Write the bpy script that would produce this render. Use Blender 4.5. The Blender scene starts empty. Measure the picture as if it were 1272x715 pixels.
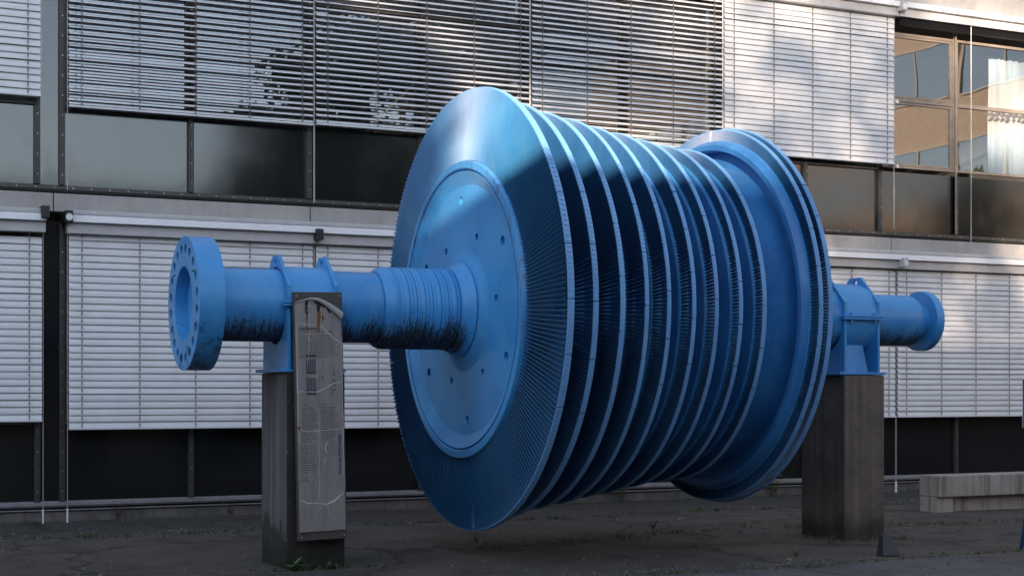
import bpy, bmesh, math, random
from mathutils import Vector, Matrix
from mathutils.geometry import tessellate_polygon
R = math.radians
scene = bpy.context.scene
col = scene.collection
rnd = random.Random(7)

# ------------------------------------------------------------------ helpers
def tag(o, label=None, cat=None, group=None, kind=None):
    if label: o['label'] = label
    if cat: o['category'] = cat
    if group: o['group'] = group
    if kind: o['kind'] = kind
    return o

def thing(name, loc, label, cat, group=None):
    o = bpy.data.objects.new(name, None)
    o.empty_display_size = .2
    col.objects.link(o)
    o.location = loc
    return tag(o, label, cat, group)

def root_loc(o):
    v = Vector((0, 0, 0))
    while o is not None:
        v += Vector(o.location)
        o = o.parent
    return v

class MB:
    """collects shapes in world coordinates; build() links them as ONE mesh object"""
    def __init__(self): self.v = []; self.f = []; self.sm = []
    def add(self, vs, fs, smooth=False):
        n = len(self.v); self.v += [tuple(p) for p in vs]
        for f in fs: self.f.append(tuple(i + n for i in f)); self.sm.append(smooth)
    def box(self, a, b):
        x0, y0, z0 = a; x1, y1, z1 = b
        vs = [(x0,y0,z0),(x1,y0,z0),(x1,y1,z0),(x0,y1,z0),(x0,y0,z1),(x1,y0,z1),(x1,y1,z1),(x0,y1,z1)]
        self.add(vs, [(3,2,1,0),(4,5,6,7),(0,1,5,4),(1,2,6,5),(2,3,7,6),(3,0,4,7)])
    def hexa(self, vs):
        self.add(vs, [(3,2,1,0),(4,5,6,7),(0,1,5,4),(1,2,6,5),(2,3,7,6),(3,0,4,7)])
    def tube(self, pts, rs, n=8, cap=True):
        pts = [Vector(p) for p in pts]
        if not isinstance(rs, (list, tuple)): rs = [rs]*len(pts)
        rings = []
        for i, p in enumerate(pts):
            d = (pts[min(i+1, len(pts)-1)] - pts[max(i-1, 0)]).normalized()
            a = d.cross(Vector((0,0,1)))
            if a.length < 1e-3: a = d.cross(Vector((1,0,0)))
            a.normalize(); b = d.cross(a)
            rings.append([p + a*rs[i]*math.cos(2*math.pi*k/n) + b*rs[i]*math.sin(2*math.pi*k/n) for k in range(n)])
        vs = [q for r in rings for q in r]; fs = []
        for i in range(len(pts)-1):
            for k in range(n):
                k2 = (k+1) % n
                fs.append((i*n+k, i*n+k2, (i+1)*n+k2, (i+1)*n+k))
        self.add(vs, fs, True)
        if cap:
            self.add(rings[0], [tuple(range(n))[::-1]]); self.add(rings[-1], [tuple(range(n))])
    def lathe(self, prof, cy, cz, n=96, a0=0, a1=2*math.pi, closed=False, smooth=True):
        """revolve (x, r) round the axis parallel to X"""
        full = abs(a1-a0-2*math.pi) < 1e-6
        m = n if full else n+1
        vs = []
        for (x, r) in prof:
            for k in range(m):
                a = a0+(a1-a0)*k/n
                vs.append((x, cy+r*math.cos(a), cz+r*math.sin(a)))
        fs = []; P = len(prof)
        for i in range(P if closed else P-1):
            j = (i+1) % P
            for k in range(n):
                k2 = (k+1) % m
                fs.append((i*m+k, j*m+k, j*m+k2, i*m+k2))
        self.add(vs, fs, smooth)
        if closed and not full:
            self.add([vs[i*m] for i in range(P)], [tuple(range(P))])
            self.add([vs[i*m+m-1] for i in range(P)], [tuple(range(P))[::-1]])
    def prism(self, outer, holes, x0, x1, smooth_holes=True):
        """polygon with holes in the YZ plane, extruded along X"""
        loops = [[Vector((y, z, 0)) for y, z in outer]] + [[Vector((y, z, 0)) for y, z in h] for h in holes]
        tris = tessellate_polygon(loops)
        flat = [p for l in loops for p in l]
        n = len(flat)
        vs = [(x0, p.x, p.y) for p in flat] + [(x1, p.x, p.y) for p in flat]
        fs = [tuple(t) for t in tris] + [tuple(i+n for i in t[::-1]) for t in tris]
        self.add(vs, fs)
        o = 0
        for li, l in enumerate(loops):
            m = len(l); w = [(x0, p.x, p.y) for p in l] + [(x1, p.x, p.y) for p in l]
            self.add(w, [(k, (k+1) % m, m+(k+1) % m, m+k) for k in range(m)], li > 0 and smooth_holes or (li == 0 and m > 40))
    def build(self, name, mat, parent=None, bevel=0, loc=None, normals=True):
        me = bpy.data.meshes.new(name)
        off = root_loc(parent) if parent else Vector(loc or (0, 0, 0))
        me.from_pydata([(x-off.x, y-off.y, z-off.z) for x, y, z in self.v], [], self.f)
        me.polygons.foreach_set('use_smooth', self.sm)
        if normals:
            bm = bmesh.new(); bm.from_mesh(me)
            bmesh.ops.remove_doubles(bm, verts=bm.verts, dist=1e-5)
            bmesh.ops.recalc_face_normals(bm, faces=bm.faces)
            bm.to_mesh(me); bm.free()
            if any(self.sm): me.set_sharp_from_angle(angle=R(35))
        me.update()
        if mat is not None: me.materials.append(mat)
        o = bpy.data.objects.new(name, me); col.objects.link(o)
        if parent: o.parent = parent
        else: o.location = off
        if bevel:
            b = o.modifiers.new('soft_edges', 'BEVEL'); b.width = bevel; b.segments = 2
            b.limit_method = 'ANGLE'; b.angle_limit = R(40)
        return o

def circle(cy, cz, r, n=24, a0=0):
    return [(cy+r*math.cos(a0+2*math.pi*k/n), cz+r*math.sin(a0+2*math.pi*k/n)) for k in range(n)]

def copy_tree(o, parent=None):
    c = o.copy(); col.objects.link(c)
    if parent: c.parent = parent
    for ch in list(o.children): copy_tree(ch, c)
    return c

# ------------------------------------------------------------------ materials
class NT:
    def __init__(self, name):
        self.m = bpy.data.materials.new(name); self.m.use_nodes = True
        self.t = self.m.node_tree; self.t.nodes.clear()
        self.out = self.n('ShaderNodeOutputMaterial')
    def n(self, typ, **kw):
        nd = self.t.nodes.new(typ)
        for k, v in kw.items(): setattr(nd, k, v)
        return nd
    def l(self, a, b): self.t.links.new(a, b)
    def coords(self, scale=(1,1,1), kind='Object', loc=(0,0,0)):
        tc = self.n('ShaderNodeTexCoord'); mp = self.n('ShaderNodeMapping')
        mp.inputs['Scale'].default_value = scale; mp.inputs['Location'].default_value = loc
        self.l(tc.outputs[kind], mp.inputs['Vector']); return mp.outputs[0]
    def noise(self, vec, scale, detail=4, rough=.6, dist=0):
        nd = self.n('ShaderNodeTexNoise')
        nd.inputs['Scale'].default_value = scale; nd.inputs['Detail'].default_value = detail
        nd.inputs['Roughness'].default_value = rough; nd.inputs['Distortion'].default_value = dist
        self.l(vec, nd.inputs['Vector']); return nd.outputs['Fac']
    def ramp(self, fac, stops, interp='LINEAR'):
        nd = self.n('ShaderNodeValToRGB'); cr = nd.color_ramp; cr.interpolation = interp
        while len(cr.elements) < len(stops): cr.elements.new(.5)
        for e, (p, c) in zip(cr.elements, stops):
            e.position = p; e.color = c if len(c) == 4 else (*c, 1)
        self.l(fac, nd.inputs['Fac']); return nd.outputs['Color']
    def mask(self, fac, lo, hi):
        nd = self.n('ShaderNodeMapRange'); nd.interpolation_type = 'SMOOTHSTEP'
        nd.inputs['From Min'].default_value = lo; nd.inputs['From Max'].default_value = hi
        self.l(fac, nd.inputs['Value']); return nd.outputs[0]
    def math(self, op, a, b=None):
        nd = self.n('ShaderNodeMath', operation=op)
        for i, x in enumerate((a, b)):
            if x is None: continue
            if isinstance(x, (int, float)): nd.inputs[i].default_value = x
            else: self.l(x, nd.inputs[i])
        return nd.outputs[0]
    def mix(self, fac, a, b, blend='MIX'):
        nd = self.n('ShaderNodeMix', data_type='RGBA', blend_type=blend)
        for s, x in ((nd.inputs['Factor'], fac), (nd.inputs['A'], a), (nd.inputs['B'], b)):
            if isinstance(x, (int, float)): s.default_value = x
            elif isinstance(x, (tuple, list)): s.default_value = (*x[:3], 1)
            else: self.l(x, s)
        return nd.outputs['Result']
    def bump(self, h, strength=.3, dist=.01):
        nd = self.n('ShaderNodeBump'); nd.inputs['Strength'].default_value = strength
        nd.inputs['Distance'].default_value = dist; self.l(h, nd.inputs['Height']); return nd.outputs[0]
    def pbr(self, color, rough=.5, metal=0, spec=.5, normal=None, coat=0, alpha=None):
        p = self.n('ShaderNodeBsdfPrincipled')
        for k, x in (('Base Color', color), ('Roughness', rough), ('Metallic', metal), ('Specular IOR Level', spec), ('Coat Weight', coat)):
            s = p.inputs[k]
            if isinstance(x, (int, float)): s.default_value = x
            elif isinstance(x, (tuple, list)): s.default_value = (*x[:3], 1)
            else: self.l(x, s)
        if normal is not None: self.l(normal, p.inputs['Normal'])
        self.l(p.outputs[0], self.out.inputs['Surface']); return p
    def sep(self, vec):
        nd = self.n('ShaderNodeSeparateXYZ'); self.l(vec, nd.inputs[0]); return nd.outputs

BLUE = (.052, .315, .68)
BLUE_D = (.030, .245, .59)
DEEP = (.028, .195, .48)  # deeper blue for drum and inner blades, shade between wheels put into colour
BLUE_SHADED_D = (.016, .138, .39)
def paint_blue(name, grime=0, chips=.5, tint=1, pale=0, xmax=-1.56, coat=.12, deep=False, rust=False):
    t = NT(name); c = t.coords()
    n1 = t.noise(c, 1.6, 5); n2 = t.noise(t.coords((1, 1, .25)), 9, 5, .65)
    base = t.mix(t.mask(n1, .35, .68), DEEP if deep else BLUE, BLUE_SHADED_D if deep else BLUE_D)
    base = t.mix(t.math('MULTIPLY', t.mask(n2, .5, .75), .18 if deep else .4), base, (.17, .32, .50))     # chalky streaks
    ch = t.mask(t.noise(c, 55, 4, .7), .70, .73)
    ch2 = t.math('MULTIPLY', ch, t.mask(t.noise(c, 2.3, 3), .48, .62))
    base = t.mix(t.math('MULTIPLY', ch2, chips), base, (.045, .03, .025))
    if rust:
        s = t.sep(c); zz = t.math('SUBTRACT', s[2], AXZ)
        rad = t.math('SQRT', t.math('ADD', t.math('MULTIPLY', s[1], s[1]), t.math('MULTIPLY', zz, zz)))
        ring = t.math('MULTIPLY', t.mask(rad, 1.26, 1.34), t.mask(zz, -.6, .5))
        stn = t.mask(t.noise(t.coords((10, 26, 3.2)), 1.0, 4, .75), .50, .66)
        base = t.mix(t.math('MULTIPLY', t.math('MULTIPLY', ring, stn), .75), base, (.11, .07, .05))
        run = t.mask(t.noise(t.coords((14, 30, .7)), 1.0, 3, .7), .56, .74)
        base = t.mix(t.math('MULTIPLY', run, .35), base, (.20, .33, .47))
    if pale: base = t.mix(pale, base, (.42, .58, .78))
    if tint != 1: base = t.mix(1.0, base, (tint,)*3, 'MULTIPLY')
    rough = t.mix(n2, (.40,)*3, (.56,)*3)
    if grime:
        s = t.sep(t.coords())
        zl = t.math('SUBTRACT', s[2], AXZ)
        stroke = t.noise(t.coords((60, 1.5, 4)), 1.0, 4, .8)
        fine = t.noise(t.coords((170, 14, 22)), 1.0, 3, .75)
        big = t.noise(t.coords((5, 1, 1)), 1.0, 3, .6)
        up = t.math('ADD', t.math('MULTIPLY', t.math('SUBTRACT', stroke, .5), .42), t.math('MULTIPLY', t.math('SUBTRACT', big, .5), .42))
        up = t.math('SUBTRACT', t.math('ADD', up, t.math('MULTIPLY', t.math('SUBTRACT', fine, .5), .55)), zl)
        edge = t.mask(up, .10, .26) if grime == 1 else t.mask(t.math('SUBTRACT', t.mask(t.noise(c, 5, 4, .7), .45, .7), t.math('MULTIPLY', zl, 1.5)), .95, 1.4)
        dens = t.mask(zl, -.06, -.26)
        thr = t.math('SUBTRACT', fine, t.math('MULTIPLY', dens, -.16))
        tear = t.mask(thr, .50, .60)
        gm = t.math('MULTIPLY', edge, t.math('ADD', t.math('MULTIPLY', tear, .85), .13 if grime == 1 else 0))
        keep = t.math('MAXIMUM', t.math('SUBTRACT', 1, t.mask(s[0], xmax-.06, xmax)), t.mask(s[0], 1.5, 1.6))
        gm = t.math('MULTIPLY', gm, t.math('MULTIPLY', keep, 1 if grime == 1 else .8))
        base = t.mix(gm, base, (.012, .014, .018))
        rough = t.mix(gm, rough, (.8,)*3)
    p = t.pbr(base, rough, 0, .6, t.bump(t.noise(c, 40, 3), .12, .003), coat=coat)
    p.inputs['Sheen Weight'].default_value = .07; p.inputs['Sheen Roughness'].default_value = .45
    return t.m

def concrete(name, a, b, streak=.5, speck=False, rust=False):
    t = NT(name); c = t.coords()
    n1 = t.noise(c, 2.2, 6, .65); st = t.noise(t.coords((7, 7, .35)), 1.5, 4, .65)
    base = t.mix(t.mask(n1, .3, .7), a, b)
    base = t.mix(t.math('MULTIPLY', t.mask(st, .45, .7), streak), base, tuple(x*.32 for x in a))
    fine = t.noise(c, 60, 4, .7)
    base = t.mix(t.math('MULTIPLY', fine, .5), base, tuple(x*.6 for x in b))
    if speck:
        v = t.n('ShaderNodeTexVoronoi'); v.inputs['Scale'].default_value = 34; t.l(c, v.inputs['Vector'])
        sm = t.math('MULTIPLY', t.math('SUBTRACT', 1, t.mask(v.outputs['Distance'], .12, .2)), t.mask(t.noise(c, 3.0, 3), .46, .66))
        base = t.mix(t.math('MULTIPLY', sm, .55), base, (.36, .34, .31))
    t.pbr(base, .88, 0, .3, t.bump(t.math('ADD', fine, t.math('MULTIPLY', n1, 2)), .5, .01))
    return t.m

def plain(name, colr, rough=.5, metal=0, spec=.5, var=.25, scale=6, bump=.08):
    t = NT(name); c = t.coords()
    n = t.noise(c, scale, 5, .65)
    base = t.mix(t.mask(n, .3, .75), colr, tuple(x*(1-var) for x in colr))
    t.pbr(base, rough, metal, spec, t.bump(n, bump, .004) if bump else None)
    return t.m

AXY, AXZ = 13.5, 2.36
M = {}
M['blue'] = paint_blue('blue_paint')
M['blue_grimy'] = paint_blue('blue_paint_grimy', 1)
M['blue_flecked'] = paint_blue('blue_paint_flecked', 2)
M['blue_blade'] = paint_blue('blue_paint_blades_shaded', chips=.8, deep=True, tint=.48)  # tint darkens the blades, shade of the narrow passages painted in
M['blue_front'] = paint_blue('blue_paint_front_blades_shaded', chips=.8, tint=.5)  # front row tinted darker too, its gap shade is in the colour
M['blue_drum'] = paint_blue('blue_paint_drum_shaded', chips=.7, deep=True)
M['blue_hub'] = paint_blue('blue_paint_hub', chips=.8, rust=True)
M['blue_rim'] = paint_blue('blue_paint_rims', chips=.6, pale=.30)
M['hole_black'] = plain('hole_shade', (.02, .03, .05), .9)
M['plinth_pale'] = concrete('weathered_concrete', (.12, .12, .125), (.075, .075, .08), .6)
M['plinth'] = concrete('exposed_concrete', (.075, .065, .06), (.045, .042, .042), .75, True)
M['bench'] = concrete('bench_concrete', (.48, .42, .375), (.35, .31, .28), .85)
M['band'] = concrete('band_concrete', (.45, .43, .41), (.37, .355, .345), .16)
M['kerb'] = concrete('kerb_concrete', (.20, .18, .17), (.10, .095, .09), .6)
M['opp'] = plain('ochre_render', (.40, .30, .22), .85, 0, .3)
M['mullion'] = plain('dark_bronze_metal', (.055, .052, .05), .42, .0, .5)
M['frame'] = plain('sunlit_frame_metal', (.25, .205, .17), .4, 0, .5)  # brown-grey frames at the right, lightened with sunlight put into the colour
M['rail'] = plain('grey_rail_metal', (.30, .30, .32), .45, .2)
M['slat'] = plain('blind_lacquer', (.70, .70, .72), .42, 0, .5, .1, 3)
M['headbox'] = plain('headbox_lacquer', (.50, .49, .50), .45, 0, .5, .15)
M['headwhite'] = plain('headbox_white', (.78, .78, .80), .4, 0, .5, .08)
M['tape'] = plain('ladder_cord', (.22, .20, .19), .8)
M['wire'] = plain('guide_wire_metal', (.45, .43, .42), .4, .3)
M['stake'] = plain('white_rod', (.75, .75, .76), .5)
M['dark_metal'] = plain('black_metal', (.012, .013, .016), .5)
M['floodlight'] = plain('floodlight_shell', (.03, .032, .04), .55)
M['bolt'] = plain('screw_metal', (.5, .5, .52), .3, .6)
M['curtain'] = plain('curtain_cloth', (.66, .66, .69), .9, 0, .2, .05)
M['curtain_trim'] = plain('curtain_tassel', (.05, .09, .22), .9)
M['room'] = plain('room_plaster', (.22, .20, .18), .9)
M['sign_face'] = None
M['ink'] = plain('ink', (.02, .02, .022), .7, bump=0)
M['ink_blue'] = plain('ink_blue', (.018, .045, .12), .7, bump=0)
M['ink_grey'] = plain('ink_grey', (.05, .065, .085), .7, bump=0)
M['crack'] = plain('torn_film_edge', (.62, .60, .58), .5, bump=0)
M['char'] = plain('charred_film', (.012, .009, .008), .8)
M['rust'] = plain('rust_stain', (.20, .085, .045), .85)
M['tan_patch'] = plain('bare_glue', (.36, .27, .19), .8)
M['post_blue'] = plain('post_paint', (.02, .05, .12), .4)
M['board_white'] = plain('board_white', (.70, .74, .80), .4)
M['bark'] = plain('bark', (.09, .07, .05), .95, scale=12)

def leafmat(name, a, b):
    t = NT(name); g = t.n('ShaderNodeObjectInfo')
    n = t.noise(t.coords(), 2.5, 3)
    f = t.noise(t.coords(), 30, 1)
    base = t.mix(t.mask(n, .35, .65), a, b)
    base = t.mix(t.math('MULTIPLY', f, .5), base, tuple(x*.6 for x in a))
    p = t.pbr(base, .55, 0, .4)
    return t.m
M['leaf'] = leafmat('leaf_green', (.055, .085, .025), (.035, .055, .018))
M['weed'] = leafmat('weed_green', (.06, .10, .035), (.10, .11, .04))
M['weed_broad'] = leafmat('broad_leaf_green', (.07, .13, .055), (.05, .09, .04))
M['weed_dry'] = leafmat('dry_weed', (.10, .075, .045), (.07, .06, .03))

def panel_mat(name='spandrel_glass', ior=1.85):
    t = NT(name); c = t.coords()
    n = t.noise(c, .9, 3, .5)
    d = t.noise(t.coords((1, 1, .5)), 3.5, 6, .7)
    p = t.pbr(t.mix(n, (.010, .012, .013), (.018, .018, .018)), t.mix(t.mask(d, .45, .75), (.09,)*3, (.15,)*3), 0, .5,
          t.bump(n, .03, .03))
    p.inputs['IOR'].default_value = ior
    return t.m
M['panel'] = panel_mat()
M['panel_base'] = panel_mat('base_panel_glass', 1.38)

def glass_mat():
    t = NT('window_glass')
    n = t.noise(t.coords(), .55, 2, .4)
    b = t.bump(n, .022, .25)
    g = t.n('ShaderNodeBsdfGlossy'); g.inputs['Roughness'].default_value = .012; g.inputs['Color'].default_value = (.92, .95, 1, 1)
    t.l(b, g.inputs['Normal'])
    tr = t.n('ShaderNodeBsdfTransparent'); tr.inputs['Color'].default_value = (.88, .92, .92, 1)
    fr = t.n('ShaderNodeLayerWeight'); fr.inputs['Blend'].default_value = .5
    mx = t.n('ShaderNodeMixShader')
    t.l(t.math('ADD', t.math('MULTIPLY', t.math('POWER', fr.outputs['Facing'], 3.0), .6), .13), mx.inputs[0])
    t.l(tr.outputs[0], mx.inputs[1]); t.l(g.outputs[0], mx.inputs[2]); t.l(mx.outputs[0], t.out.inputs['Surface'])
    return t.m
M['glass'] = glass_mat()

def sign_mat():
    t = NT('brushed_sign_plate'); c = t.coords()
    n = t.noise(t.coords((3, 3, .6)), 4, 5, .65); f = t.noise(c, 45, 4, .7)
    base = t.mix(t.mask(n, .35, .7), (.30, .272, .26), (.225, .205, .198))
    base = t.mix(t.math('MULTIPLY', t.mask(f, .55, .72), .35), base, (.12, .11, .11))
    t.pbr(base, .5, .15, .5, t.bump(f, .08, .003))
    return t.m
M['sign_face'] = sign_mat()
M['sign_dark'] = plain('sign_backing', (.085, .078, .075), .5, .2)
M['film'] = plain('peeling_film', (.40, .38, .37), .35)

def asphalt():
    t = NT('old_asphalt'); c = t.coords()
    s = t.sep(c)
    big = t.noise(c, .35, 5, .6); mid = t.noise(c, 1.7, 6, .65)
    fine = t.noise(c, 90, 3, .75); grit = t.noise(c, 22, 5, .7)
    base = t.mix(t.mask(big, .35, .65), (.082, .074, .069), (.115, .090, .076))
    base = t.mix(t.mask(mid, .42, .72), base, (.040, .037, .036))
    wob = t.math('ADD', s[1], t.math('MULTIPLY', t.math('SUBTRACT', t.noise(c, .8, 4), .5), .9))
    # newer, greyer strip of tarmac nearest the camera and a darker one along the wall
    front = t.math('SUBTRACT', 1, t.mask(wob, 11.35, 11.5))
    base = t.mix(front, base, t.mix(t.mask(mid, .3, .7), (.14, .137, .14), (.075, .074, .078)))
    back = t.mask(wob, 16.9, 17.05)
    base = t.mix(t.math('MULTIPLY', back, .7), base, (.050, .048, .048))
    # cracks
    v = t.n('ShaderNodeTexVoronoi', feature='DISTANCE_TO_EDGE'); v.inputs['Scale'].default_value = .38
    w = t.n('ShaderNodeVectorMath', operation='ADD')
    nz = t.n('ShaderNodeTexNoise'); nz.inputs['Scale'].default_value = 1.3; nz.inputs['Detail'].default_value = 5; t.l(c, nz.inputs['Vector'])
    t.l(c, w.inputs[0]); t.l(nz.outputs['Color'], w.inputs[1]); t.l(w.outputs[0], v.inputs['Vector'])
    cr = t.math('SUBTRACT', 1, t.mask(v.outputs['Distance'], .004, .02))
    base = t.mix(t.math('MULTIPLY', cr, .8), base, (.014, .014, .012))
    sp = t.n('ShaderNodeTexVoronoi'); sp.inputs['Scale'].default_value = 24; t.l(c, sp.inputs['Vector'])
    sel = t.math('MULTIPLY', t.math('SUBTRACT', 1, t.mask(sp.outputs['Distance'], .16, .24)), t.mask(t.noise(c, 9, 2), .56, .62))
    base = t.mix(t.math('MULTIPLY', sel, .65), base, (.24, .22, .20))
    base = t.mix(t.math('MULTIPLY', t.mask(grit, .5, .70), .7), base, (.15, .138, .128))
    base = t.mix(t.math('MULTIPLY', t.mask(t.noise(c, 6, 5, .75), .52, .7), .5), base, (.026, .024, .023))
    base = t.mix(t.math('MULTIPLY', fine, .45), base, (.022, .021, .021))
    h = t.math('ADD', t.math('MULTIPLY', fine, .5), t.math('ADD', t.math('MULTIPLY', grit, .8), t.math('MULTIPLY', cr, -2)))
    t.pbr(base, .85, 0, .35, t.bump(h, .6, .012))
    return t.m
M['asphalt'] = asphalt()

# ------------------------------------------------------------------ ground
g = MB()
g.add([(-150,-150,0),(170,-150,0),(170,150,0),(-150,150,0)], [(0,1,2,3)])
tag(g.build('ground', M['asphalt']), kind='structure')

# ------------------------------------------------------------------ rotor
rotor = thing('turbine_rotor', (7.4, AXY, 0), 'huge bright blue steam turbine rotor with bladed wheels lying across two concrete plinths', 'turbine rotor')

# shaft: one turned piece, the coupling end, the grooved seal section and the far end
prof = [(3.40,.0),(3.40,.33),(4.975,.33),(4.98,.318),(4.99,.318),(4.995,.345),(5.02,.368),(5.06,.384),(5.12,.388),(5.13,.384)]
x = 5.14
deep = [.381,.379,.384,.376,.384,.378]
k = 0
while x < 5.69:
    prof += [(x, .384), (x+.012, .386), (x+.024, .386), (x+.028, deep[k % 6]-.004), (x+.034, deep[k % 6]-.004)]
    x += .036 if k % 4 else .05
    k += 1
prof += [(5.70,.388),(5.715,.388),(5.72,.365),(5.735,.365),(5.74,.395),(5.80,.415),(5.86,.455),(5.865,.44),(5.875,.44),(5.88,.472),(5.895,.50),(5.915,.545),(5.928,.60),(5.94,.5),(9.25,.42),(9.6,.38),(9.62,.36),(10.3,.36),(10.3,.283),(11.29,.283),(11.30,.265),(11.32,.265),(11.33,.275),(11.35,.20),(11.50,.195),(11.50,0)]
m = MB(); m.lathe(prof, AXY, AXZ, 96)
m.build('shaft', M['blue_grimy'], rotor)

# coupling flange with twenty bolt holes and a recess
m = MB()
bolts = [circle(AXY+.487*math.cos(a), AXZ+.487*math.sin(a), .043, 20) for a in [2*math.pi*(k+.5)/20 for k in range(20)]]
m.prism(circle(AXY, AXZ, .594, 112), bolts + [circle(AXY, AXZ, .325, 72)], 3.21, 3.435)
m.lathe([(3.33, 0), (3.33, .24), (3.325,.25), (3.325, .3255)], AXY, AXZ, 72)
m.lathe([(3.415, .33), (3.415, .58)], AXY, AXZ, 60)
fl = m.build('coupling_flange', M['blue_flecked'], rotor, bevel=.006)

m = MB()
m.lathe([(11.47,0),(11.47,.325),(11.478,.333),(11.565,.333),(11.575,.325),(11.575,0)], AXY, AXZ, 80)
fl2 = m.build('end_flange', M['blue'], rotor)
for k in range(8):
    a = 2*math.pi*(k+.5)/8
    b = MB(); cy, cz = AXY+.26*math.cos(a), AXZ+.26*math.sin(a)
    b.lathe([(11.57,0),(11.57,.022),(11.60,.022),(11.60,.013),(11.625,.013),(11.625,0)], cy, cz, 6, smooth=False)
    b.build('bolt', M['blue'], fl2)

# front hub plate with two circles of holes, dished rim
HX = 5.925
holes = [circle(AXY+1.06*math.cos(R(86+60*k)), AXZ+1.06*math.sin(R(86+60*k)), .047, 20) for k in range(6)]
holes += [circle(AXY+.74*math.cos(R(114+60*k)), AXZ+.74*math.sin(R(114+60*k)), .036, 20) for k in range(6)]
m = MB()
m.prism(circle(AXY, AXZ, 1.20, 120), holes + [circle(AXY, AXZ, .55, 72)], HX, HX+.12)
m.lathe([(HX+.002,1.199),(HX-.055,1.315),(HX-.06,1.325),(HX-.02,1.33),(HX-.02,1.343),(HX-.062,1.348),(HX-.068,1.355),(HX-.062,1.418),(HX-.045,1.425),(HX+.06,1.43)], AXY, AXZ, 144)
m.lathe([(HX+.11, .5), (HX+.11, 1.2)], AXY, AXZ, 48)
m.build('hub_plate', M['blue_hub'], rotor)

RIM = [(6.014,2.115,.060,1.43),(6.309,2.00,.050,1.49),(6.611,1.929,.046,1.54),(6.876,1.886,.038,1.575),(7.135,1.833,.038,1.594),
       (7.423,1.79,.038,1.612),(7.694,1.744,.038,1.618),(7.982,1.706,.038,1.606),(8.261,1.684,.042,1.577),(8.735,1.912,.044,1.795),(8.83,1.93,.044,1.81)]
# drum that carries the wheels
prof = [(HX+.06,.9),(HX+.06,1.425)]
for i, (X, r, w, h) in enumerate(RIM[:9]):
    xc = X-w/2
    a = .052 if i else .06
    prof += [(xc+a if i == 0 else xc+a, h)] if i == 0 else [(xc-a, h-.075),(xc-a, h-.012),(xc-a+.008,h-.004),(xc+a,h)]
    nx = RIM[i+1][0]-RIM[i+1][2]/2 if i < 8 else None
    if nx: prof += [(xc+a, h-.08),(xc+a+.02, 1.36),(nx-.075, 1.36)]
prof += [(8.30,1.577),(8.30,1.525),(8.34,1.51),(8.60,1.52),(8.72,1.53),(8.725,1.685),(8.62,1.69),(8.60,1.70),(8.60,1.75),(8.615,1.765),(8.66,1.79),(8.88,1.80),(8.90,1.62),(9.26,.6),(9.26,.3)]
m = MB(); m.lathe(prof, AXY, AXZ, 160)
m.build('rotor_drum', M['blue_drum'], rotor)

def blade_row(mb, xc, r0, r1, n, c0, c1, s0, s1, th, steps=3):
    """curved blades: the leading edge runs nearly along the axis, the trailing half turns away by the given angle"""
    for k in range(n):
        a = 2*math.pi*k/n + rnd.uniform(-.0012, .0012)
        er = Vector((0, math.cos(a), math.sin(a))); et = Vector((0, -math.sin(a), math.cos(a)))
        secs = []
        for j in range(steps+1):
            f = j/steps; r = r0+(r1-r0)*f
            c = c0+(c1-c0)*f; sg = s0+(s1-s0)*f; t2 = th*(1-.3*f)/2
            o = Vector((xc-c*.64, AXY, AXZ)) + er*r
            p, ang = o.copy(), .5
            turn = (-.05*sg, -.60*sg, -1.15*sg)
            up, dn = [], []
            for q in range(4):
                nn = Vector((-math.sin(ang), 0, 0)) + et*math.cos(ang)
                tt = t2*(.55, 1, .9, .3)[q]
                up.append(p+nn*tt); dn.append(p-nn*tt)
                p = p+(Vector((math.cos(ang), 0, 0))+et*math.sin(ang))*c*.345
                if q < 3: ang = turn[q]
            secs.append(up+dn[::-1])
        vs = [p for sct in secs for p in sct]; fs = []
        for j in range(steps):
            for q in range(8):
                q2 = (q+1) % 8
                fs.append((j*8+q, j*8+q2, (j+1)*8+q2, (j+1)*8+q))
        mb.add(vs, fs)

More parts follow.
